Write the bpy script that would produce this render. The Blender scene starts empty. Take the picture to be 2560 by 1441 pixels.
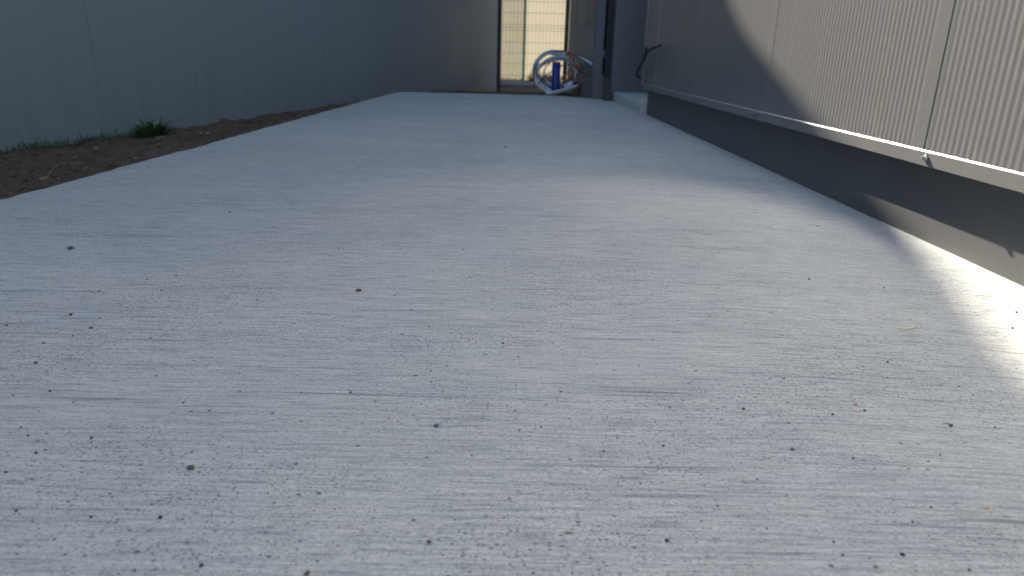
import bpy, bmesh, math, random
from mathutils import Vector, Matrix, noise
random.seed(7)
S = bpy.context.scene
COL = S.collection

# ---------------------------------------------------------------- camera
cd = bpy.data.cameras.new("Camera"); cam = bpy.data.objects.new("Camera", cd); COL.objects.link(cam)
R_ = Vector((0.99973, -0.00051, 0.02339)); F_ = Vector((0.00801, 0.94685, -0.32157))
R_.normalize(); F_.normalize(); U_ = R_.cross(F_); U_.normalize(); R_ = F_.cross(U_)
M = Matrix((R_, U_, -F_)).transposed().to_4x4(); M.translation = (0, 0, 0.3565)
cam.matrix_world = M
cd.sensor_width = 36; cd.lens = 24.377; cd.clip_start = 0.02; cd.clip_end = 600
cd.dof.use_dof = True; cd.dof.focus_distance = 1.05; cd.dof.aperture_fstop = 6.4
S.camera = cam

# ---------------------------------------------------------------- sky and sun
SUN = Vector((-1, 4, 2.32)).normalized()          # direction towards the sun
w = bpy.data.worlds.new("World"); S.world = w; w.use_nodes = True
nt = w.node_tree; nt.nodes.clear()
sk = nt.nodes.new("ShaderNodeTexSky"); sk.sky_type = 'NISHITA'; sk.sun_disc = False
sk.sun_elevation = math.asin(SUN.z); sk.sun_rotation = math.atan2(SUN.x, SUN.y)
sk.air_density = 1.0; sk.dust_density = 1.2; sk.ozone_density = 1.0
bg = nt.nodes.new("ShaderNodeBackground"); bg.inputs[1].default_value = 0.075
wo = nt.nodes.new("ShaderNodeOutputWorld")
nt.links.new(sk.outputs[0], bg.inputs[0]); nt.links.new(bg.outputs[0], wo.inputs[0])
ld = bpy.data.lights.new("Sun", 'SUN'); ld.energy = 3.6; ld.angle = math.radians(0.55); ld.color = (1.0, 0.89, 0.73)
lo = bpy.data.objects.new("Sun", ld); COL.objects.link(lo)
lo.rotation_euler = SUN.to_track_quat('Z', 'Y').to_euler(); lo.location = (-8, 30, 20)
S.view_settings.view_transform = 'Standard'; S.view_settings.look = 'None'
S.view_settings.gamma = 1; S.view_settings.exposure = 2.45
S.cycles.blur_glossy = 0.0; S.cycles.caustics_reflective = True
S.cycles.sample_clamp_indirect = 8

# ---------------------------------------------------------------- helpers
def tag(o, label=None, cat=None, group=None, kind=None):
    for k, v in (('label', label), ('category', cat), ('group', group), ('kind', kind)):
        if v: o[k] = v
    return o
def thing(name, loc, label, cat, group=None):
    o = bpy.data.objects.new(name, None); COL.objects.link(o); o.location = loc; o.empty_display_size = .05
    return tag(o, label, cat, group)
def obj(name, bm, mat, parent=None, smooth=False, loc=None):
    me = bpy.data.meshes.new(name); off = Vector((0, 0, 0))
    q = parent
    while q is not None: off += Vector(q.location); q = q.parent
    if loc is not None: off = off + (Vector(loc) - off)
    bmesh.ops.translate(bm, verts=bm.verts, vec=-off)
    bm.normal_update(); bm.to_mesh(me); bm.free()
    if smooth:
        for p_ in me.polygons: p_.use_smooth = True
    for m in (mat if isinstance(mat, (list, tuple)) else [mat]): me.materials.append(m)
    o = bpy.data.objects.new(name, me); COL.objects.link(o)
    if parent is not None: o.parent = parent
    if loc is not None and parent is None: o.location = loc
    return o
def BM(): return bmesh.new()
def box(bm, a, b, bevel=0.0, seg=2):
    r = bmesh.ops.create_cube(bm, size=1)
    vs = r['verts']
    for v in vs:
        v.co = Vector(((a[i] + b[i]) / 2 + v.co[i] * (b[i] - a[i]) for i in range(3)))
    if bevel:
        es = list({e for v in vs for e in v.link_edges})
        bmesh.ops.bevel(bm, geom=es, offset=bevel, segments=seg, affect='EDGES', profile=.5)
    return bm
def extr(bm, prof, axis, a, b):
    """closed profile (list of 2d) extruded; axis 'y': prof=(x,z)"""
    n = len(prof)
    mk = (lambda p, t: (p[0], t, p[1])) if axis == 'y' else ((lambda p, t: (t, p[0], p[1])) if axis == 'x' else (lambda p, t: (p[0], p[1], t)))
    A = [bm.verts.new(mk(p, a)) for p in prof]; B = [bm.verts.new(mk(p, b)) for p in prof]
    for i in range(n):
        j = (i + 1) % n; bm.faces.new((A[i], A[j], B[j], B[i]))
    bm.faces.new(A[::-1]); bm.faces.new(B)
    bmesh.ops.recalc_face_normals(bm, faces=bm.faces)
    return bm
def catmull(P, n=8):
    P = [Vector(p) for p in P]; Q = [P[0] * 2 - P[1]] + P + [P[-1] * 2 - P[-2]]; out = []
    for i in range(1, len(Q) - 2):
        a, b, c, d = Q[i - 1], Q[i], Q[i + 1], Q[i + 2]
        for k in range(n):
            t = k / n
            out.append(.5 * ((2 * b) + (c - a) * t + (2 * a - 5 * b + 4 * c - d) * t * t + (3 * b - a - 3 * c + d) * t ** 3))
    out.append(P[-1]); return out
def tube(bm, pts, r, seg=10, caps=True):
    pts = [Vector(p) for p in pts]; rings = []
    up = Vector((0, 0, 1))
    for i, p in enumerate(pts):
        t = (pts[min(i + 1, len(pts) - 1)] - pts[max(i - 1, 0)]).normalized()
        a = t.cross(up)
        if a.length < .05: a = t.cross(Vector((0, 1, 0)))
        a.normalize(); b = t.cross(a)
        if i and a.dot(pa) < 0: a, b = -a, -b
        pa = a; rr = r[i] if isinstance(r, (list, tuple)) else r
        rings.append([bm.verts.new(p + (a * math.cos(k * 2 * math.pi / seg) + b * math.sin(k * 2 * math.pi / seg)) * rr) for k in range(seg)])
    for A, B in zip(rings, rings[1:]):
        for k in range(seg):
            bm.faces.new((A[k], A[(k + 1) % seg], B[(k + 1) % seg], B[k]))
    if caps: bm.faces.new(rings[0][::-1]); bm.faces.new(rings[-1])
    bmesh.ops.recalc_face_normals(bm, faces=bm.faces)
    return bm
def sstep(a, b, x):
    t = min(1, max(0, (x - a) / (b - a))); return t * t * (3 - 2 * t)
def lerp_tab(tab, x):
    if x <= tab[0][0]: return tab[0][1]
    for (a, va), (b, vb) in zip(tab, tab[1:]):
        if x <= b: return va + (vb - va) * (x - a) / (b - a)
    return tab[-1][1]
def nz(x, y, z=0.0): return noise.noise(Vector((x, y, z)))

# ---------------------------------------------------------------- materials
class N:
    def __init__(s, name):
        s.m = bpy.data.materials.new(name); s.m.use_nodes = True; s.t = s.m.node_tree
        s.b = s.t.nodes['Principled BSDF']; s.out = s.t.nodes['Material Output']
        s.tc = s.t.nodes.new('ShaderNodeTexCoord'); s.geo = None
    def new(s, ty, **k):
        n = s.t.nodes.new(ty)
        for a, v in k.items(): setattr(n, a, v)
        return n
    def link(s, a, b): s.t.links.new(a, b)
    def pos(s):
        if not s.geo: s.geo = s.t.nodes.new('ShaderNodeNewGeometry')
        return s.geo.outputs['Position']
    def map(s, scale, loc=(0, 0, 0), rot=(0, 0, 0), src=None):
        m = s.new('ShaderNodeMapping'); s.link(src or s.pos(), m.inputs[0])
        m.inputs['Scale'].default_value = scale; m.inputs['Location'].default_value = loc; m.inputs['Rotation'].default_value = rot
        return m.outputs[0]
    def noise(s, v, scale=1, detail=3, rough=.5, dist=0):
        n = s.new('ShaderNodeTexNoise'); s.link(v, n.inputs['Vector'])
        n.inputs['Scale'].default_value = scale; n.inputs['Detail'].default_value = detail
        n.inputs['Roughness'].default_value = rough; n.inputs['Distortion'].default_value = dist
        return n.outputs['Fac']
    def ramp(s, f, stops):
        n = s.new('ShaderNodeValToRGB'); s.link(f, n.inputs[0]); e = n.color_ramp.elements
        while len(e) < len(stops): e.new(.5)
        for q, (p, c) in zip(e, stops):
            q.position = p; q.color = (c, c, c, 1) if isinstance(c, (int, float)) else (*c, 1)
        return n.outputs[0]
    def math(s, op, a, b=None, c=None, clamp=False):
        n = s.new('ShaderNodeMath', operation=op, use_clamp=clamp)
        for i, v in enumerate((a, b, c)):
            if v is None: continue
            if isinstance(v, (int, float)): n.inputs[i].default_value = v
            else: s.link(v, n.inputs[i])
        return n.outputs[0]
    def mix(s, f, a, b, blend='MIX'):
        n = s.new('ShaderNodeMix', data_type='RGBA', blend_type=blend)
        for i, v in ((0, f), (6, a), (7, b)):
            if isinstance(v, (int, float)): n.inputs[i].default_value = v
            elif isinstance(v, tuple): n.inputs[i].default_value = (*v, 1)
            else: s.link(v, n.inputs[i])
        return n.outputs[2]
    def set(s, **k):
        for a, v in k.items():
            i = s.b.inputs[{'col': 'Base Color', 'rough': 'Roughness', 'metal': 'Metallic', 'spec': 'Specular IOR Level', 'nor': 'Normal'}[a]]
            if isinstance(v, (int, float)): i.default_value = v
            elif isinstance(v, tuple): i.default_value = (*v, 1)
            else: s.link(v, i)
        return s
    def bump(s, h, strength=.3, dist=.002):
        n = s.new('ShaderNodeBump'); s.link(h, n.inputs['Height']); n.inputs['Strength'].default_value = strength
        n.inputs['Distance'].default_value = dist; s.link(n.outputs[0], s.b.inputs['Normal']); return s
    def specks(s, scale, rad, frac, seed=0.0, stretch=1.0):
        """sparse round specks: 1 inside a speck, else 0"""
        v = s.new('ShaderNodeTexVoronoi', voronoi_dimensions='2D', feature='F1')
        s.link(s.map((scale, scale * stretch, scale), (seed, seed * 1.7, 0)), v.inputs['Vector']); v.inputs['Scale'].default_value = 1
        sp = s.new('ShaderNodeSeparateColor'); s.link(v.outputs['Color'], sp.inputs[0])
        r = s.math('MULTIPLY', sp.outputs[1], rad)
        inside = s.math('LESS_THAN', v.outputs['Distance'], r)
        on = s.math('LESS_THAN', sp.outputs[0], frac)
        return s.math('MULTIPLY', inside, on)

def simple(name, col, rough=.5, metal=0, var=.12, scale=8, bump=.05, spec=.5):
    n = N(name)
    f = n.noise(n.map((scale,) * 3), 1, 4)
    c = n.mix(f, tuple(x * (1 - var) for x in col), tuple(min(1, x * (1 + var)) for x in col))
    n.set(col=c, rough=rough, metal=metal, spec=spec)
    if bump: n.bump(n.noise(n.map((scale * 25,) * 3), 1, 2), bump, .001)
    return n.m

# broom-finished concrete
n = N('broomed_concrete')
streak1 = n.noise(n.map((20, 580, 9)), 1, 3, .6)
streak2 = n.noise(n.map((13, 190, 4), (3, 1, 0)), 1, 4, .65)
bands = n.noise(n.map((1.6, 22, 1), (1, 5, 0)), 1, 4, .6)
grain = n.noise(n.map((900, 900, 900)), 1, 2, .7)
grain2 = n.noise(n.map((170, 320, 200)), 1, 4, .75)
mott = n.noise(n.map((2.2, 3.4, 2)), 1, 5, .6, .6)
mott2 = n.noise(n.map((.6, .9, 1), (7, 2, 0)), 1, 3)
c = n.ramp(n.math('MULTIPLY_ADD', streak1, .5, n.math('MULTIPLY', streak2, .5)), [(.36, (.22, .227, .232)), (.45, (.395, .410, .397)), (.54, (.480, .492, .470)), (.68, (.585, .592, .555))])
c = n.mix(.7, c, n.ramp(grain2, [(.3, .50), (.48, 1.0), (.75, 1.22)]), 'MULTIPLY')
sm = n.ramp(n.noise(n.map((26, 75, 30), (4, 4, 0)), 1, 5, .75), [(.58, 0.0), (.70, .34)])
c = n.mix(sm, c, (.21, .235, .255))
c = n.mix(.75, c, n.ramp(grain, [(.32, .5), (.48, 1.0), (.72, 1.22)]), 'MULTIPLY')
c = n.mix(.4, c, n.ramp(bands, [(.34, .84), (.5, 1.0), (.7, 1.05)]), 'MULTIPLY')
c = n.mix(.8, c, n.ramp(mott, [(.3, (.86, .89, .93)), (.5, (1, 1, 1)), (.7, (1.07, 1.06, 1.03))]), 'MULTIPLY')
c = n.mix(.6, c, n.ramp(mott2, [(.35, (.86, .88, .9)), (.65, (1.08, 1.07, 1.05))]), 'MULTIPLY')
# thin dark drag lines left by the broom
dl = n.ramp(n.noise(n.map((3.5, 260, 3), (11, 3, 0)), 1, 2, .4), [(.62, 0.0), (.68, 1.0)])
dl = n.math('MULTIPLY', dl, n.ramp(n.noise(n.map((2.5, 14, 2), (4, 8, 0)), 1, 2), [(.44, 0.0), (.60, .8)]))
c = n.mix(dl, c, (.12, .125, .14))
pits = n.specks(420, .44, .42, 3.1, 1.3)
pits2 = n.specks(200, .32, .27, 9.7, 1.2)
pits3 = n.specks(60, .13, .14, 5.3, 1.1)
dens = n.ramp(n.noise(n.map((3, 5, 3), (2, 9, 0)), 1, 3), [(.38, .2), (.6, 1.0)])
c = n.mix(n.math('MULTIPLY', n.math('MULTIPLY', pits, dens), .75), c, (.10, .10, .11))
c = n.mix(n.math('MULTIPLY', n.math('MULTIPLY', pits2, dens), .8), c, (.075, .077, .085))
c = n.mix(n.math('MULTIPLY', pits3, .85), c, (.05, .05, .055))
tan = n.specks(35, .28, .05, 21.3, 1.8)
c = n.mix(n.math('MULTIPLY', tan, .2), c, (.36, .27, .16))
n.set(col=c, rough=.82, spec=.35)
h = n.math('MULTIPLY_ADD', streak1, .8, n.math('MULTIPLY', streak2, 1.3))
h = n.math('MULTIPLY_ADD', grain2, .6, h)
h = n.math('MULTIPLY_ADD', bands, 1.0, h)
h = n.math('SUBTRACT', h, n.math('MULTIPLY', pits2, .5))
n.bump(h, .75, .0022)
CONC = n.m

# dirt
n = N('dry_dirt')
a = n.noise(n.map((5, 5, 5)), 1, 6, .7); b = n.noise(n.map((60, 60, 60)), 1, 5, .7)
c = n.mix(b, (.085, .056, .039), (.225, .155, .11))
c = n.mix(.7, c, n.ramp(a, [(.35, .6), (.65, 1.25)]), 'MULTIPLY')
c = n.mix(n.ramp(n.noise(n.map((28, 28, 28), (3, 3, 3)), 1, 4, .7), [(.52, 0.0), (.62, .75)]), c, (.035, .026, .02))
c = n.mix(n.specks(70, .3, .16, 2.0), c, (.26, .21, .17))
n.set(col=c, rough=.95, spec=.15); n.bump(n.math('MULTIPLY_ADD', b, 1, n.noise(n.map((220,) * 3), 1, 3)), .9, .012)
DIRT = n.m

# left facade: grey-blue coated steel with algae runs at the foot
n = N('grey_coated_facade')
sep = n.new('ShaderNodeSeparateXYZ'); n.link(n.pos(), sep.inputs[0])
runs = n.noise(n.map((9, 9, .5)), 1, 4, .7)
low = n.ramp(n.math('MULTIPLY_ADD', sep.outputs[2], 1.0, .35), [(.2, 1.0), (.75, 0.0)])
c = n.mix(n.noise(n.map((1.3, 1.3, .7)), 1, 4), (.275, .325, .350), (.305, .355, .380))
c = n.mix(n.math('MULTIPLY', n.ramp(runs, [(.50, 0.0), (.80, .36)]), low), c, (.11, .145, .105))
c = n.mix(n.ramp(n.noise(n.map((22, 22, .8), (3, 0, 0)), 1, 3), [(.60, 0.0), (.78, .14)]), c, (.12, .135, .14))
n.set(col=c, rough=n.ramp(n.noise(n.map((3, 3, 1)), 1, 4), [(.3, .34), (.7, .48)]), spec=.5)
n.bump(n.noise(n.map((400, 400, 400)), 1, 2), .06, .0006)
LWALL = n.m

# right facade: grey-beige micro ribbed steel
def steel(name, col, rough, dirt=.5, dscale=1.0):
    n = N(name)
    c = n.mix(n.noise(n.map((2, 2, 1)), 1, 4), tuple(x * .93 for x in col), tuple(x * 1.06 for x in col))
    dust = n.noise(n.map((60, 60, 40)), 1, 4, .7)
    c = n.mix(n.ramp(dust, [(.56, 0.0), (.72, .35 * dirt)]), c, tuple(x * 1.6 for x in col))
    ru = n.noise(n.map((14, 14, 1.2), (5, 5, 0)), 1, 4, .7)
    c = n.mix(n.ramp(ru, [(.62, 0.0), (.74, .30 * dirt)]), c, tuple(x * y for x, y in zip(col, (1.9, 1.7, 1.1))))
    sp3 = n.new('ShaderNodeTexVoronoi', feature='F1'); n.link(n.map((30, 30, 24)), sp3.inputs['Vector']); sp3.inputs['Scale'].default_value = 1
    sc = n.new('ShaderNodeSeparateColor'); n.link(sp3.outputs['Color'], sc.inputs[0])
    dot = n.math('MULTIPLY', n.math('LESS_THAN', sp3.outputs['Distance'], n.math('MULTIPLY', sc.outputs[1], .055)), n.math('LESS_THAN', sc.outputs[0], .22))
    c = n.mix(n.math('MULTIPLY', dot, .7 * dirt), c, tuple(min(.8, x * 3.2) for x in col))
    li = n.math('MULTIPLY', n.ramp(n.noise(n.map((130, 130, 60), (2, 1, 7)), 1, 4, .8), [(.54, 0.0), (.62, 1.0)]), n.ramp(n.noise(n.map((7, 7, 1.1), (1, 4.2, 0)), 1, 2), [(.60, 0.0), (.70, .6 * dirt)]))
    c = n.mix(li, c, (.30, .27, .12))
    n.set(col=c, rough=rough, spec=.5); n.bump(n.noise(n.map((500,) * 3), 1, 2), .05, .0005)
    return n.m
RIB = steel('ribbed_grey_steel', (.148, .148, .145), .25, .8)
TRIM = steel('grey_trim_steel', (.150, .149, .145), .32, .9)
PLINTH = steel('dark_plinth_coating', (.080, .082, .083), .5, .3)

JAMB = steel('grey_jamb_steel', (.10, .105, .115), .45, .3)
FACADE2 = steel('light_grey_boards', (.185, .21, .215), .5, .3)
DARK = simple('black_gap', (.012, .013, .015), .7)
BLACKPOST = simple('black_powder_coat', (.018, .019, .022), .5)
POST = simple('grey_post_paint', (.085, .095, .11), .5)
BROWN = simple('dark_brown_steel', (.035, .03, .03), .55)
STEP = simple('pale_cast_concrete', (.40, .42, .40), .85, 0, .12, 14, .3)
KERB = simple('grey_kerb_concrete', (.10, .105, .115), .9, 0, .15, 6, .3)
ROOF = simple('grey_roof_membrane', (.25, .25, .25), .8)
SCREW = simple('zinc_screw', (.55, .53, .50), .35, .9, .15, 300)
RUBBER = simple('black_rubber_cable', (.012, .013, .015), .55)
CONDUIT = simple('grey_white_conduit', (.60, .63, .66), .5, 0, .1, 20)
DCABLE = simple('dark_grey_cable', (.045, .055, .07), .5)
ORANGE = simple('orange_conduit', (.42, .13, .03), .5, 0, .15, 30)
REDBOX = simple('red_brown_plastic', (.22, .055, .03), .5, 0, .15, 30)
WHITEF = simple('white_plastic_fitting', (.55, .6, .68), .5)
BLUE = simple('blue_plastic_duct', (.016, .038, .25), .42, 0, .1, 12)
DUCTRIM = simple('worn_duct_rim', (.20, .10, .10), .6)
PEB = [simple('dark_pebble', (.045, .045, .048), .85, 0, .4, 400, .4), simple('slate_pebble', (.09, .095, .11), .85, 0, .35, 400, .4), simple('brown_pebble', (.13, .10, .065), .9, 0, .5, 350, .5)]
PALESTONE = simple('pale_dirt_stone', (.21, .15, .11), .9, 0, .25, 60, .4)
STRAWM = simple('dry_straw', (.52, .50, .36), .8, 0, .2, 200)
LEAFM = simple('weed_leaf', (.042, .095, .028), .6, 0, .4, 30)
GRASSM = simple('grass_blade', (.045, .085, .028), .6, 0, .5, 12)
TWIG = simple('pale_twig', (.20, .16, .11), .9)
REDM = simple('red_chip', (.4, .08, .04), .6); YEL = simple('yellow_leaf', (.55, .33, .03), .6)
BARK = simple('brown_leaf', (.10, .06, .03), .8, 0, .4, 200)

def sheet(name, col, tr, rough=.5):
    n = N(name); n.set(col=col, rough=rough)
    t = n.new('ShaderNodeBsdfTranslucent'); t.inputs[0].default_value = (*tr, 1)
    mx = n.new('ShaderNodeMixShader'); mx.inputs[0].default_value = .6
    n.link(n.b.outputs[0], mx.inputs[1]); n.link(t.outputs[0], mx.inputs[2]); n.link(mx.outputs[0], n.out.inputs[0])
    return n.m
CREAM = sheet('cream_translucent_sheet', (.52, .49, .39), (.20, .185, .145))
SHADESHEET = sheet('shaded_translucent_sheet', (.45, .43, .33), (.125, .122, .095))  # duller copy of the cream sheet, with the shade put into its colour

# ---------------------------------------------------------------- the ground
K = .33961; LC = -3.5475                             # left facade line: x = LC + K*y
def wallx(y): return LC + K * y
def slabx(y): return -1.2711 + .03874 * y            # left edge of the concrete
YF = 6.43                                           # far edge of the concrete
XT = .8944                                          # front of the right trim
XP = .9444                                          # plinth face
def slab_z(x, y): return -.0265 * sstep(.30, .95, x)
WB = [(-3, -.17), (3.3, -.156), (3.9, -.145), (4.3, -.143), (5.35, -.118), (6.45, -.085), (7.4, -.075), (8.2, -.08), (10, -.18), (13, -.19), (30, -.2)]
def ground_z(x, y):
    z = lerp_tab(WB, y)
    if y < YF + .3 and x < .2:
        u = sstep(wallx(y), slabx(y), x)
        z += .065 * u * (1 - sstep(5.8, 7, y))
    if -6 < x < 3 and -2 < y < 14:
        z += .018 * nz(x * 4, y * 4) + .016 * nz(x * 11, y * 11, 3) + .012 * nz(x * 23, y * 23, 5)
        if x < slabx(y) + .02:                       # hollow scoured under the slab edge
            z -= .05 * math.exp(-((x - slabx(y)) / .10) ** 2) * sstep(.0, .35, nz(y * 1.7, 2.2) + .1)
    if x > slabx(y) - .02 and y < YF + .02: z = min(z, -.155)
    return z
def axis_lines(dense, coarse):
    s = set(coarse)
    for a, b, st in dense:
        k = int(round((b - a) / st))
        s.update(round(a + (b - a) * i / k, 5) for i in range(k + 1))
    return sorted(s)
xs = axis_lines([(-3.2, -.9, .022), (-.9, 1.0, .06), (-6, -3.2, .2)], [-300, -100, -40, -15, 1.6, 3, 8, 20, 60, 150, 300])
ys = axis_lines([(1.6, 6.6, .026), (6.6, 12, .06), (-2, 1.6, .2)], [-300, -100, -40, -15, -6, 14, 18, 25, 40, 80, 160, 300])
bm = BM()
G = [[bm.verts.new((x, y, ground_z(x, y))) for x in xs] for y in ys]
for j in range(len(ys) - 1):
    for i in range(len(xs) - 1):
        bm.faces.new((G[j][i], G[j][i + 1], G[j + 1][i + 1], G[j + 1][i]))
tag(obj('ground', bm, DIRT, smooth=True), kind='structure')

# concrete path slab
bm = BM(); rows = []
yl = axis_lines([(-8, 0, .3), (0, YF, .03)], [])
NX = 40
for y in yl:
    xl = slabx(y) + .007 * nz(y * 9, 1.3) + .008 * nz(y * 2.1, 4.3) + .012 * max(0, nz(y * 21, 6.6)) + .006 * nz(y * 45, 2.6)
    row = []
    for i in range(NX + 1):
        t = i / NX; x = xl + (XP + .012 - xl) * (1 - (1 - t) ** 1.6)
        z = slab_z(x, y) + .0015 * nz(x * 1.5, y * 1.5, 2)
        if i == NX: z += .007 * nz(y * 31, 8.1) + .006 * nz(y * 67, 3.1) + .006 * max(0, nz(y * 15, 5.5))
        if i == 0: z -= .004
        yy = y + (.008 * nz(x * 5, 3.7) if y == YF else 0)
        row.append(bm.verts.new((x, yy, z)))
    rows.append(row)
for A, B in zip(rows, rows[1:]):
    for i in range(NX): bm.faces.new((A[i], A[i + 1], B[i + 1], B[i]))
def skirt(vs):
    lo_ = [bm.verts.new((v.co.x, v.co.y, -.16)) for v in vs]
    for i in range(len(vs) - 1): bm.faces.new((vs[i], lo_[i], lo_[i + 1], vs[i + 1]))
skirt([r[0] for r in rows][::-1]); skirt([r[-1] for r in rows]); skirt(rows[-1][::-1]); skirt(rows[0])
bmesh.ops.recalc_face_normals(bm, faces=bm.faces)
tag(obj('concrete_path', bm, CONC, smooth=False), kind='structure')

# ---------------------------------------------------------------- left building
LL = math.sqrt(1 + K * K); D = Vector((K / LL, 1 / LL, 0)); NRM = Vector((1 / LL, -K / LL, 0))   # along, outward
HL = 3.87
CORN = Vector((wallx(9.87), 9.87, 0))
def lpt(s, o, z):                                    # s metres back from the far corner, o outwards
    return CORN - D * s + NRM * o + Vector((0, 0, z))
def lbox(bm, s0, s1, o0, o1, z0, z1, bevel=0):
    b2 = BM(); box(b2, (s0, o0, z0), (s1, o1, z1), bevel)
    vm = {}
    for v in b2.verts: vm[v] = bm.verts.new(lpt(*v.co))
    for f in b2.faces: bm.faces.new([vm[v] for v in f.verts])
    b2.free(); bmesh.ops.recalc_face_normals(bm, faces=bm.faces)
LB = thing('metal_clad_building', CORN, 'shaded blue-grey flat panelled metal building behind the dirt strip on the left', 'building')
bm = BM(); lbox(bm, -.0, 15, -7, -.075, -.4, HL - .01); obj('wall', bm, DARK, LB)
bm = BM(); lbox(bm, .005, 15, -7, -.07, HL - .008, HL); obj('roof', bm, ROOF, LB)
sy = [3.894 + .682 * i for i in range(-9, 9)]
ss = [(9.87 - y) * LL for y in sy]                    # distances from the corner
edges = [0.0] + sorted(s for s in ss if s > .05)
for a, b in zip(edges, edges[1:]):
    bm = BM(); lbox(bm, a + .0012, b - .0012, -.06, 0, -.125 + .0 * a if False else -.35, HL, .0012)
    obj('facade_panel', bm, LWALL, LB)
# base flashing strip showing just above the dirt
bm = BM(); lbox(bm, 4.6, 14, .0005, .004, -.36, -.120); obj('base_flashing', bm, LWALL, LB)

# ---------------------------------------------------------------- right building
HR = 7.0
RB = thing('ribbed_metal_building', (XP, 1.5, 0), 'grey micro-ribbed metal building with a smooth dark plinth, partly sunlit on the right', 'building')
PX = XT + .003                                       # outer face of the ribbed panels
def ribbed(y0, y1):
    bm = BM(); st = .02 / 8; k = int((y1 - y0 - .045) / .02); m0 = (y1 - y0 - k * .02) * .8
    P = [(y0, 0.006), (y0 + .002, 0)]
    for i in range(k * 8 + 1):
        ph = 2 * math.pi * i / 8
        P.append((y0 + m0 + i * st, .00036 * (1 - math.cos(ph))))
    P += [(y1 - .002, 0), (y1, .006)]
    A = [bm.verts.new((PX + d, y, .165)) for y, d in P]; B = [bm.verts.new((PX + d, y, HR)) for y, d in P]
    for i in range(len(P) - 1): bm.faces.new((A[i], B[i], B[i + 1], A[i + 1])).smooth = 2 < i < len(P) - 4
    c0, c1 = bm.verts.new((PX + .06, y0, .165)), bm.verts.new((PX + .06, y0, HR))
    d0, d1 = bm.verts.new((PX + .06, y1, .165)), bm.verts.new((PX + .06, y1, HR))
    bm.faces.new((A[0], c0, c1, B[0])); bm.faces.new((A[-1], B[-1], d1, d0)); bm.faces.new((c0, d0, d1, c1))
    bmesh.ops.recalc_face_normals(bm, faces=bm.faces)
    return bm
YE = 4.95
seams = [1.5186 + i for i in range(-10, 4)] + [YE - .06]
for a, b in zip(seams, seams[1:]):
    obj('ribbed_panel', ribbed(a + .0016, b - .0016), RIB, RB)
bm = BM(); box(bm, (PX + .063, seams[0], .17), (6, YE - .07, HR - .02)); obj('wall', bm, DARK, RB)
bm = BM(); box(bm, (XT, seams[0], HR), (6, YE, HR + .05)); obj('roof', bm, ROOF, RB)
# plinth
bm = BM(); box(bm, (XP, seams[0], -.3), (XP + .1, YE, .164), .003); obj('plinth', bm, PLINTH, RB)
# sill trim in lengths that overlap
def trim_len(y0, y1, dx):
    t = .0016
    pr = [(XT + .0028, .1786), (XT + .0005 - dx, .1770), (XT - .0015 - dx, .1752), (XT - .0015 - dx, .1466), (XT + .004 - dx, .1440), (XT + .052, .1452), (XT + .052, .1500), (XT + .0028, .1500)]
    bm = BM(); extr(bm, pr, 'y', y0, y1); return bm
for y0, y1, dx in ((-8.4, -.45, 0), (-.45, 2.535, 0), (2.50, 4.95, .0022)):
    obj('sill_trim', trim_len(y0, y1 - .0005, dx), TRIM, RB)
# corner trim at the recess
bm = BM(); box(bm, (XT - .004, YE - .058, .166), (XT + .3, YE, HR), .002); obj('corner_trim', bm, TRIM, RB)
# recess with the far jamb, door leaf and threshold
bm = BM(); box(bm, (XT + .295, YE, -.1), (XT + .36, 6.3, HR - .1)); d_ = obj('door', bm, JAMB, RB)
bm = BM(); tube(bm, [(XT + .29, 6.1, .95), (XT + .25, 6.1, .95), (XT + .25, 6.0, .95)], .009); obj('handle', bm, SCREW, d_)
bm = BM(); box(bm, (.874, 6.3, -.1), (XT + .295, 6.42, HR), .004); obj('jamb', bm, JAMB, RB)
bm = BM(); box(bm, (.826, 6.44, -.2), (XT + .30, 6.6, HR), .004); obj('gap_shade_fill', bm, DARK, RB)  # black box stands in for the shade in the gap beside the jamb
bm = BM(); box(bm, (XT + .004, YE + .004, -.16), (XT + .294, 6.296, .05), .006); obj('threshold', bm, STEP, RB)
bm = BM(); box(bm, (XP + .004, YE + .0005, .05), (XP + .09, YE + .022, .150), .003); obj('plinth_end', bm, STEP, RB)

# facade screws: hex head on a rubber washer, seated on the trim
SCREW_SHADED = simple('shaded_screw', (.12, .12, .12), .5, .2, .15, 300)  # darker copy of the screw metal, shade on the far screws put into colour
def screw(y, z, dx=0.0):
    o = thing('facade_screw', (XT - .0015 - dx, y, z), 'x', 'screw', 'hex screws along the sill trim')
    bm = BM(); tube(bm, [(XT - .0015 - dx, y, z), (XT - .0040 - dx, y, z)], [.0072, .0066], 20); obj('washer', bm, RUBBER, o)
    bm = BM(); tube(bm, [(XT - .0040 - dx, y, z), (XT - .0055 - dx, y, z)], [.0078, .0070], 20); tube(bm, [(XT - .0055 - dx, y, z), (XT - .0125 - dx, y, z)], [.0046, .0044], 6); obj('head', bm, SCREW_SHADED if dx else SCREW, o)
    return o
screw(1.496, .1630)['label'] = 'bright zinc hex screw on the sunlit sill trim just below the panel seam'
screw(2.585, .1615, .0022)['label'] = 'shaded hex screw on the sill trim beside its overlap joint'
screw(3.49, .1615, .0022)['label'] = 'small far hex screw on the shaded sill trim, nearest to the black cables'

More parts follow.
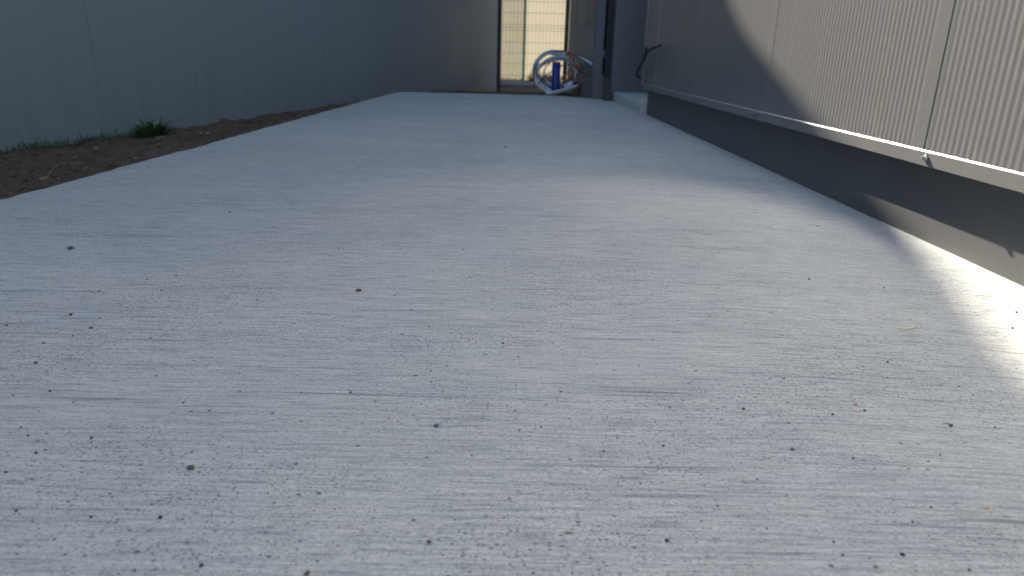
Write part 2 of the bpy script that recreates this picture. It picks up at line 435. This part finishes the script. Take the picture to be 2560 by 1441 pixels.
# black cable ends sticking out of the facade at the corner
CB = thing('cable_stub', (XT, 5.0, .22), 'two black cable ends sticking out of the ribbed facade above its sill corner', 'cable')
bm = BM(); tube(bm, catmull([(XT + .02, 5.02, .20), (.862, 4.98, .235), (.858, 4.76, .325), (.858, 4.60, .385), (.86, 4.45, .405), (.862, 4.27, .415)], 8), .0085, 10); obj('cable', bm, RUBBER, CB, True)
bm = BM(); tube(bm, catmull([(XT + .02, 5.03, .20), (.868, 5.0, .232), (.862, 4.80, .33), (.858, 4.71, .378), (.855, 4.665, .41)], 8), .007, 10); obj('cable', bm, RUBBER, CB, True)

# ---------------------------------------------------------------- gate post, grey side wall, mesh fence, cream hall
GP = thing('gate_post', (.774, 6.5, 0), 'square grey steel post at the far right corner of the concrete', 'post')
bm = BM(); box(bm, (.729, 6.48, -.2), (.812, 6.57, 2.6), .004); obj('shaft', bm, POST, GP)
bm = BM(); box(bm, (.8125, 6.49, -.16), (.826, 6.52, .185), .002); obj('latch_strip', bm, FACADE2, GP)
bm = BM(); extr(bm, [(.806, -.15), (.896, -.15), (.896, .0), (.838, .172), (.806, .178)], 'y', 6.26, 6.292); obj('gusset', bm, BROWN, GP)
bm = BM(); box(bm, (.8125, 6.485, .33), (.835, 6.52, .40), .003); obj('hinge', bm, POST, GP)

SW = thing('grey_side_wall', (.80, 8.3, -.1), 'pale grey board wall with two dark rectangular panels between the gate post and the black fence post', 'wall')
bm = BM(); box(bm, (.77, 6.62, -.4), (.83, 9.98, 3.2), .003); obj('board', bm, FACADE2, SW)
for a, b in ((8.93, 9.7), (6.95, 7.74)):
    bm = BM(); box(bm, (.765, a, .655), (.7695, b, 2.3)); obj('dark_panel', bm, JAMB, SW)  # flat rectangles darker than the board

FE = thing('mesh_fence', (.3, 10.05, -.15), 'rigid wire mesh fence panel between two black posts in the gap', 'fence')
for x in (-.170, .744):
    bm = BM(); box(bm, (x - .030, 10.03, -.4), (x + .026, 10.075, 2.4), .003); obj('post', bm, BLACKPOST, FE)
bm = BM()
x = -.13
while x < .72: box(bm, (x - .0013, 10.048, -.1), (x + .0013, 10.0524, 2.3)); x += .05
for z in (.056, .209, .35, .49, .644, .680, .715, .866, 1.011, 1.16, 1.31, 1.345, 1.38, 1.55, 1.7, 1.85, 2.0):
    box(bm, (-.136, 10.0526, z - .0022), (.718, 10.058, z + .0022))
obj('wire_mesh', bm, BLACKPOST, FE)

HA = thing('cream_ribbed_hall', (.3, 14.2, -.2), 'bright cream ribbed translucent wall glowing behind the mesh fence', 'wall')
def corr(x0, x1, y, z0, z1, pitch=.040, dep=.022):
    bm = BM(); P = []; x = x0; k = 0
    while x < x1:
        P += [(x, 0), (x + pitch * .35, 0), (x + pitch * .5, dep), (x + pitch * .85, dep)]; x += pitch
    A = [bm.verts.new((a, y + b, z0)) for a, b in P]; B = [bm.verts.new((a, y + b, z1)) for a, b in P]
    for i in range(len(P) - 1): bm.faces.new((A[i], A[i + 1], B[i + 1], B[i]))
    return bm
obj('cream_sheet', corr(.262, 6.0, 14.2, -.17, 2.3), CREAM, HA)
obj('shaded_sheet', corr(-.55, .215, 14.2, -.17, 2.3), SHADESHEET, HA)
for a, b in (((-7, 14.16, -.3), (-.56, 14.4, 7)), ((6.03, 14.16, -.3), (7, 14.4, 7)), ((-.559, 14.16, 2.3), (6.029, 14.4, 7))):  # unseen opaque wall added round the sheets to block low sun and sky
    bm = BM(); box(bm, a, b, .004); obj('added_shade_wall', bm, FACADE2, HA)
bm = BM(); box(bm, (.215, 14.17, -.3), (.262, 14.23, 2.299), .004); obj('stud', bm, simple('greenish_stud', (.30, .32, .18), .6), HA)
bm = BM(); box(bm, (-5, 12.1, -.4), (3, 14.12, -.152), .02); tag(obj('far_pavement', bm, KERB), kind='structure')

# ---------------------------------------------------------------- duct, conduit coil
bm = BM(); tube(bm, [(.497, 8.0, -.2), (.495, 8.0, .25)], .048, 28); 
DU = thing('blue_duct', (.497, 8.0, -.08), 'upright royal blue plastic duct pipe standing in front of the conduit coil', 'pipe'); obj('pipe', bm, BLUE, DU, True)
bm = BM(); tube(bm, [(.495, 8.0, .2505), (.495, 8.0, .272)], .046, 28); obj('rim', bm, DUCTRIM, DU, True)

CO = thing('conduit_coil', (.5, 8.12, -.08), 'tangled coil of grey and orange electrical conduits looping round the blue duct', 'conduit coil')
def P3(lst): return [(a, b, c) for a, c, b in lst]          # given as x, z, y
tb = lambda name, pts, r, m: obj(name, tube(BM(), catmull(pts, 8), r, 10), m, CO, True)
for i in range(3):                                     # outer band of grey conduits over the top
    e = .020 * i
    tail = [(.725, .305, 7.3), (.752, .265, 6.70)] if i == 0 else [(.70 - e * .3, .285 - e, 8.0), (.725 - e * .4, .20, 8.05), (.71, .10, 8.06)]
    tb('grey_conduit', P3([(.44, -.055 + e, 8.02 + e), (.32 + e, .00 + e, 8.06 + e), (.255 + e, .12, 8.1), (.262 + e * .8, .23, 8.12 + e), (.325 + e * .5, .325 + e * .3, 8.14), (.42, .368 - e * .5 + .006, 8.16 + e), (.54, .372 - e, 8.12), (.64, .345 - e * 1.2, 7.95)] + tail), .0125, CONDUIT)
for i in range(2):
    e = .02 * i
    tb('grey_conduit', P3([(.60, -.05, 8.05), (.42, -.02 + e, 8.05 + e), (.30 + e, .05, 8.08), (.262, .16 - e, 8.1), (.34, .245 - e, 8.13), (.44, .295 - e, 8.15), (.55, .312 - e, 8.17 + e), (.65, .29 - e, 8.05), (.70, .24 - e * 2, 8.02), (.72, .16, 8.0)]), .012, CONDUIT)
tb('dark_cable', P3([(.246, .10, 8.03), (.258, .21, 8.03), (.33, .305, 8.05), (.44, .365, 8.07), (.56, .385, 8.0), (.64, .36, 7.8), (.725, .29, 7.2), (.75, .245, 6.70)]), .0075, DCABLE)
tb('dark_cable', P3([(.30, .03, 7.98), (.37, .11, 7.98), (.46, .175, 8.04), (.52, .20, 8.08), (.58, .235, 8.12), (.66, .245, 8.0), (.70, .20, 7.6), (.735, .165, 7.2), (.75, .16, 6.70)]), .006, DCABLE)
tb('dark_cable', P3([(.272, .20, 8.0), (.29, .13, 7.99), (.34, .06, 7.98), (.40, .02, 7.98), (.47, -.02, 8.06)]), .007, DCABLE)
for i in range(3):
    e = .028 * i
    tb('orange_conduit', P3([(.70 - e * .2, .26, 8.12), (.705 + e, .19, 8.12 + e), (.66 + e, .11, 8.1), (.60 + e * .9, .055, 8.08), (.55 + e, .0, 8.06), (.57 + e, -.06, 8.05)]), .0095, ORANGE if i != 1 else DCABLE)
tb('orange_conduit', P3([(.56, .10, 8.1), (.60, .13, 8.1), (.66, .19, 8.1), (.70, .245, 8.1)]), .009, ORANGE)
tb('orange_conduit', P3([(.50, .06, 8.12), (.58, .085, 8.1), (.66, .08, 8.1), (.72, .14, 8.12), (.725, .22, 8.13)]), .008, ORANGE)
for (x, z, a, yc) in ((.610, .365, .2, 7.93), (.655, .318, .8, 7.86), (.715, .235, .5, 7.95)):
    b2 = BM(); box(b2, (-.027, -.035, -.022), (.027, .03, .022), .007)
    bmesh.ops.rotate(b2, verts=b2.verts, cent=(0, 0, 0), matrix=Matrix.Rotation(a, 3, 'Y')); bmesh.ops.translate(b2, verts=b2.verts, vec=(x, yc, z))
    obj('orange_clip', b2, ORANGE, CO)
for k, (dx, dz, rr) in enumerate(((.0, .0, .0085), (.022, -.03, .008), (-.014, .012, .0075), (.05, -.055, .007))):
    pts = [(.505 + dx + (.235 - dx) * math.cos(a) * (1 + .10 * nz(k * 3.1, a)), 8.06 + .03 * k + .03 * math.sin(a * 2 + k), .165 + dz * .4 + (.205 + dz) * math.sin(a) * (1 + .12 * nz(a, k * 2.7))) for a in [math.radians(150 - 22 * j + 9 * k) for j in range(-7, 8)]]
    tb('grey_conduit', pts, rr, CONDUIT)
LP = thing('loose_conduit', (.6, 7.7, -.07), 'straight grey-white conduit length lying on the ground in front of the blue duct', 'conduit')
bm = BM(); tube(bm, catmull([(.375, 7.62, -.045), (.46, 7.66, -.038), (.60, 7.8, -.010), (.74, 7.95, .03)], 6), .021, 14); obj('pipe', bm, CONDUIT, LP, True)
FI = thing('white_fitting', (.67, 8.0, -.03), 'small white plastic elbow with a dark opening lying beside the conduit coil', 'fitting')
bm = BM(); tube(bm, [(.60, 7.99, .0), (.655, 7.98, .035), (.70, 7.95, .045)], [.036, .036, .03], 16); obj('body', bm, WHITEF, FI, True)
bm = BM(); tube(bm, [(.694, 7.93, .045), (.697, 7.90, .046)], [.022, .022], 16); obj('opening', bm, DARK, FI)
RX = thing('junction_box', (.78, 8.05, -.03), 'red-brown plastic junction box lying against the grey side wall', 'box')
bm = BM(); b2 = bm; box(bm, (.705, 8.0, -.065), (.766, 8.12, .06), .006); bmesh.ops.rotate(bm, verts=bm.verts, cent=(.74, 8.06, 0), matrix=Matrix.Rotation(.18, 3, 'Y')); obj('case', bm, REDBOX, RX)
bm = BM(); box(bm, (.700, 7.985, -.055), (.758, 7.999, .05), .004); bmesh.ops.rotate(bm, verts=bm.verts, cent=(.74, 8.06, 0), matrix=Matrix.Rotation(.18, 3, 'Y')); obj('lid', bm, REDBOX, RX)

# ---------------------------------------------------------------- pebbles and litter on the concrete
PEBS=[(-0.792,1.215,5.2),(-0.738,1.129,1.6),(-0.681,1.066,1.5),(-0.614,0.989,2.5),(-0.598,0.891,3.9),(-0.544,0.846,3.4),(-0.553,0.882,2.2),(-0.574,0.795,2.4),(-0.657,0.849,2.3),(-0.547,0.738,2.8),(-0.531,0.912,1.3),(-0.537,1.074,2.2),(-0.525,0.999,2.4),(-0.394,0.711,1.8),(-0.488,0.67,1.8),(-0.246,0.798,1.6),(-0.627,1.534,2.9),(-0.316,1.255,1.5),(-0.168,0.681,2.0),(-0.52,0.659,1.6),(-0.522,0.866,1.5),(-0.532,0.852,1.2),(-0.554,0.841,1.5),(-0.534,0.84,1.5),(-0.541,0.828,1.5),(-0.553,0.82,1.8),(-0.587,0.831,1.6),(-0.579,0.829,1.5),(-0.585,0.945,1.3),(-0.496,0.765,1.4),(-0.473,0.715,1.1),(-0.557,1.008,1.4),(-0.572,1.049,1.8),(-0.54,1.055,1.4),(-0.284,0.685,0.9),(-0.56,0.729,1.4),(-0.536,0.692,1.4),(-0.367,0.853,1.1),(-0.229,1.017,4.4),(-0.061,1.098,2.3),(-0.083,1.269,1.9),(0.099,1.619,1.9),(0.194,2.17,3.2),(-0.019,2.778,4.6),(0.064,1.111,1.3),(0.04,1.416,1.7),(0.222,1.416,1.3),(0.223,1.164,1.8),(0.48,2.066,2.5),(-0.003,0.825,2.3),(-0.025,0.789,1.5),(0.016,0.784,1.7),(-0.21,1.093,1.3),(-0.126,1.126,1.7),(0.151,0.809,1.0),(-0.066,0.856,1.1),(-0.023,0.994,1.2),(0.53,1.156,2.3),(0.741,1.616,3.1),(0.618,1.363,1.8),(0.487,0.805,2.0),(0.495,0.813,1.2),(0.542,0.745,1.7),(0.569,0.818,1.2),(0.5,0.952,1.3),(0.658,1.014,1.5),(0.768,0.975,1.9),(0.829,1.053,2.0),(0.656,1.14,2.0),(0.369,0.713,1.3),(-0.449,0.647,1.5),(-0.31,0.624,1.1),(-0.452,0.58,2.1),(-0.391,0.578,2.0),(-0.426,0.551,1.8),(-0.277,0.532,2.8),(-0.23,0.563,1.2),(-0.388,0.468,1.8),(-0.325,0.462,1.7),(-0.271,0.463,2.2),(-0.432,0.52,1.8),(-0.216,0.41,1.9),(-0.261,0.404,1.2),(-0.134,0.417,1.3),(-0.138,0.404,2.2),(-0.274,0.489,1.0),(-0.184,0.571,1.0),(-0.239,0.417,0.9),(-0.472,0.627,1.2),(-0.469,0.595,1.4),(-0.029,0.561,1.2),(0.038,0.616,1.4),(0.016,0.608,1.4),(-0.067,0.613,2.7),(0.155,0.585,1.8),(0.141,0.524,1.1),(0.108,0.639,1.1),(0.156,0.631,1.1),(-0.055,0.44,1.8),(0.006,0.497,1.2),(-0.029,0.425,1.0),(-0.012,0.422,1.0),(0.024,0.409,1.4),(0.133,0.436,0.8),(-0.056,0.477,0.7),(-0.008,0.486,0.9),(0.139,0.465,0.9),(0.124,0.464,0.9),(0.078,0.463,0.9),(0.004,0.657,1.1),(0.129,0.447,1.9),(0.181,0.492,1.5),(0.39,0.667,2.2),(0.35,0.655,1.9),(0.257,0.662,2.1),(0.471,0.644,2.3),(0.279,0.583,2.3),(0.332,0.57,1.7),(0.337,0.476,1.6),(0.343,0.496,1.0),(0.364,0.497,1.2),(0.26,0.449,1.5),(0.349,0.421,1.5),(0.26,0.434,1.6),(0.307,0.436,2.0),(0.228,0.532,1.4),(0.198,0.516,0.9),(0.404,0.57,1.1),(0.464,0.61,1.0),(0.423,0.583,1.2),(0.52,0.647,1.3),(0.224,0.594,1.0),(0.2,0.462,0.9),(0.213,0.464,1.3)]
def stone_mesh(r, seed, flat=.62, sub=2):
    bm = BM(); bmesh.ops.create_icosphere(bm, subdivisions=sub, radius=1)
    sx, sy_ = 1 + .25 * nz(seed, 1.1), .8 + .25 * nz(seed, 7.7)
    for v in bm.verts:
        d = v.co.copy(); k = 1 + .34 * nz(d.x * 1.3 + seed * 3.1, d.y * 1.3, d.z * 1.3 + seed) + .16 * nz(d.x * 3 + seed, d.y * 3, d.z * 3)
        v.co = Vector((d.x * k * sx, d.y * k * sy_, d.z * k * flat)) * r
    return bm
SPECIAL = {38: ('largest brown stone lying alone left of the middle of the concrete', 2),
           0: ('elongated dark stone on the concrete beside the far left, apart from the scatter', 1),
           43: ('flat dark crumb far along the concrete near the shadow edge', 1),
           75: ('brown crumb on the lower left of the concrete', 2),
           93: ('flat bluish grit stone bedded in the centre foreground', 1),
           98: ('brown crumb at the bottom centre of the concrete', 2),
           84: ('mottled brown stone at the bottom edge left of centre', 2)}
for i, (x, y, r) in enumerate(PEBS):
    r = max(r * (1.15 if i in SPECIAL else .84), .75) / 1000
    bm = stone_mesh(r, i * 1.37, .55 if r > .002 else .7, 2 if r > .0015 else 1)
    bmesh.ops.rotate(bm, verts=bm.verts, cent=(0, 0, 0), matrix=Matrix.Rotation(random.uniform(0, 6.28), 3, 'Z'))
    z = slab_z(x, y) + r * .35
    bmesh.ops.translate(bm, verts=bm.verts, vec=(x, y, z))
    mi = SPECIAL[i][1] if i in SPECIAL else random.choice((0, 0, 0, 1))
    o = obj('pebble', bm, PEB[mi], None, False, (x, y, slab_z(x, y)))
    if i in SPECIAL: tag(o, SPECIAL[i][0], 'pebble')
    elif x < -.2 and y > .7: tag(o, 'tiny dark pebble among the scatter on the left half of the concrete', 'pebble', 'dark pebbles scattered on the left of the concrete')
    elif x < -.1: tag(o, 'tiny dark pebble on the lower left foreground of the concrete', 'pebble', 'dark pebbles in the lower left foreground')
    elif y > .9: tag(o, 'tiny dark pebble in the middle distance of the concrete right of the brown stone', 'pebble', 'dark pebbles in the middle distance')
    elif x > .19: tag(o, 'tiny dark pebble on the right foreground of the concrete', 'pebble', 'dark pebbles in the right foreground')
    else: tag(o, 'tiny dark pebble in the centre foreground of the concrete', 'pebble', 'dark pebbles in the centre foreground')
def strip(name, pts, wd, mat, th=.0006):
    bm = BM(); Q = catmull(pts, 6); n_ = len(Q)
    for i in range(n_ - 1):
        pass
    top = []
    for i, p in enumerate(Q):
        t = (Q[min(i + 1, n_ - 1)] - Q[max(i - 1, 0)]).normalized(); s = Vector((-t.y, t.x, 0)).normalized()
        ww = wd * (.35 + .65 * math.sin(math.pi * (i + .6) / (n_ + .2))) / 2
        top.append([bm.verts.new(p + s * ww), bm.verts.new(p - s * ww), bm.verts.new(p - s * ww - Vector((0, 0, th))), bm.verts.new(p + s * ww - Vector((0, 0, th)))])
    for A, B in zip(top, top[1:]):
        for k in range(4): bm.faces.new((A[k], A[(k + 1) % 4], B[(k + 1) % 4], B[k]))
    bm.faces.new(top[0][::-1]); bm.faces.new(top[-1]); bmesh.ops.recalc_face_normals(bm, faces=bm.faces)
    return obj(name, bm, mat, None, False, tuple(Q[0]))
def oz(x, y, h=.001): return (x, y, slab_z(x, y) + h)
tag(strip('straw', [oz(.561, .937), oz(.575, .933), oz(.588, .937), oz(.60, .944, .0015), oz(.604, .941)], .0036, STRAWM), 'pale flat straw lying on the concrete at right', 'straw')
tag(strip('dry_leaf_shred', [oz(.0495, .4535), oz(.052, .4525, .0015), oz(.0545, .4535), oz(.056, .453)], .0014, BARK), 'curled brown leaf shred at the bottom centre of the concrete', 'leaf shred')
tag(strip('red_chip', [oz(.3835, .6785), oz(.3855, .6775, .002), oz(.3875, .678)], .0022, REDM), 'tiny red chip on the right foreground concrete', 'chip')
tag(strip('yellow_leaf', [oz(.4100, .4985), oz(.4125, .4975, .002), oz(.4150, .4975)], .0026, YEL), 'tiny yellow leaf scrap on the lower right concrete', 'leaf scrap')
tag(strip('dark_twig', [oz(.462, .645), oz(.4655, .642, .004), oz(.466, .637, .002)], .0016, BARK), 'tiny dark bent twig on the right foreground concrete', 'twig')
tag(strip('tan_chip', [oz(.2455, .6575), oz(.2485, .6565, .0015), oz(.252, .658)], .0030, STRAWM), 'tan wood chip in the concrete right of centre', 'chip')

# ---------------------------------------------------------------- stones, twig, weed and grass on the dirt
DS = [(-1.887, 4.433, .020, 'pale stone on the dirt against the left wall, right of the weed'), (-1.735, 3.964, .022, 'flat tan stone in the middle of the dirt strip right of the weed'),
      (-1.606, 3.003, .015, 'bright tan stone at the edge of the concrete'), (-1.583, 2.902, .010, None), (-1.966, 3.341, .018, 'grey stone beside the grass tufts on the dirt'),
      (-1.663, 2.476, .020, 'pale flat stone beside the pale twig on the dirt'), (-1.834, 3.676, .010, None), (-1.867, 3.798, .012, None), (-1.658, 3.88, .018, 'tan stone near the concrete edge right of the weed'),
      (-1.731, 2.803, .008, None), (-1.668, 2.731, .010, None), (-1.727, 4.473, .014, None)]
for i in range(14):
    y = random.uniform(2.2, 6.2); u = random.uniform(.12, .92); DS.append((wallx(y) + (slabx(y) - wallx(y)) * u, y, random.uniform(.006, .016), None))
for i, (x, y, r, lb) in enumerate(DS):
    bm = stone_mesh(r * .8, 50 + i * 2.3, .6)
    z = ground_z(x, y); bmesh.ops.translate(bm, verts=bm.verts, vec=(x, y, z + r * .3))
    o = obj('stone', bm, PALESTONE if (lb or i < 12 or i % 3 == 0) else PEB[2], None, False, (x, y, z))
    if lb: tag(o, lb, 'stone')
    else: tag(o, 'small stone lying in the brown dirt strip', 'stone', 'small stones on the dirt strip')
def gz(x, y, h): return (x, y, ground_z(x, y) + h)
bm = BM(); tube(bm, catmull([gz(-1.60, 2.40, .004), gz(-1.66, 2.52, .03), gz(-1.72, 2.66, .028), gz(-1.77, 2.74, .006)], 6), .0022, 6)
tag(obj('twig', bm, TWIG, None, True, gz(-1.60, 2.40, 0)), 'thin pale twig lying across the dirt near the concrete', 'twig')

def blade(bm, base, dirv, L, wd, droop, seg=5, lobes=0):
    dirv = Vector(dirv).normalized(); side = dirv.cross(Vector((0, 0, 1)))
    if side.length < .1: side = Vector((1, 0, 0))
    side.normalize(); p = Vector(base); prev = None; d = dirv.copy()
    for i in range(seg + 1):
        t = i / seg; ww = wd * (math.sin(math.pi * min(1, .18 + .82 * t)) ** .8) * .5
        if lobes and i % 2: ww *= .45
        up = side.cross(d).normalized()
        l = bm.verts.new(p + side * ww + up * ww * .25); m = bm.verts.new(p); r = bm.verts.new(p - side * ww + up * ww * .25)
        if prev: bm.faces.new((prev[0], prev[1], m, l)); bm.faces.new((prev[1], prev[2], r, m))
        prev = (l, m, r); p = p + d * (L / seg); d = (d + Vector((0, 0, -droop / seg))).normalized()
WX, WY = -2.03, 4.02; WZ = ground_z(WX, WY)
WE = thing('weed', (WX, WY, WZ), 'dark green leafy thistle weed growing at the foot of the left wall', 'weed')
bm = BM()
for i in range(80):
    a = random.uniform(0, 6.28); e = random.uniform(.5, 1.35)
    blade(bm, (WX + .03 * math.cos(a), WY + .03 * math.sin(a), WZ - .005), (math.cos(a) * math.cos(e), math.sin(a) * math.cos(e), math.sin(e)), random.uniform(.06, .125), random.uniform(.03, .05), random.uniform(.3, 1.1), 7, 1)
obj('leaf_rosette', bm, LEAFM, WE)
bm = BM()
for i in range(26):
    sgn = random.choice((-1, 1)); e = random.uniform(.25, .9)
    blade(bm, (WX + sgn * .03, WY + random.uniform(-.03, .03), WZ), (sgn * math.cos(e) * .8, random.uniform(-.3, .4), math.sin(e)), random.uniform(.10, .18), random.uniform(.007, .014), random.uniform(.5, 1.1), 7, 1)
obj('spiky_leaf', bm, LEAFM, WE)
bm = BM()
for i in range(650):
    y = 2.9 + (random.random() ** .7) * 1.35
    if random.random() > .25 + .75 * sstep(-.25, .25, nz(y * 5, 3.3)): continue
    x = wallx(y) + .012 + abs(random.gauss(0, .05)); a = random.uniform(0, 6.28); e = random.uniform(.6, 1.5)
    blade(bm, (x, y, ground_z(x, y) - .004), (math.cos(a) * math.cos(e), math.sin(a) * math.cos(e), math.sin(e)), random.uniform(.02, .075), random.uniform(.0025, .006), random.uniform(.1, 1.2), 4)
for i in range(260):
    y = random.uniform(2.5, 3.5); x = wallx(y) + .02 + abs(random.gauss(0, .07)); a = random.uniform(0, 6.28); e = random.uniform(.5, 1.5)
    blade(bm, (x, y, ground_z(x, y) - .004), (math.cos(a) * math.cos(e), math.sin(a) * math.cos(e), math.sin(e)), random.uniform(.03, .075), random.uniform(.003, .006), random.uniform(.1, 1.2), 4)
DRY = simple('dry_orange_stalk', (.30, .15, .05), .8, 0, .4, 20)
b3 = BM()
for i in range(420):
    x = random.uniform(.33, .95) if random.random() < .8 else random.uniform(-.3, .33); a = random.uniform(0, 6.28); e = random.uniform(.5, 1.5)
    blade(b3, (x, random.uniform(13.7, 14.05), -.155), (math.cos(a) * math.cos(e), math.sin(a) * math.cos(e), math.sin(e)), random.uniform(.05, .22) * (1 if x > .33 else .4), random.uniform(.008, .02), random.uniform(.2, 1.3), 4)
tag(obj('dry_growth', b3, DRY), 'orange-brown dry growth along the foot of the cream wall', 'dry grass', None, 'stuff')
tag(obj('grass', bm, GRASSM), 'sparse green grass along the foot of the left wall', 'grass', None, 'stuff')
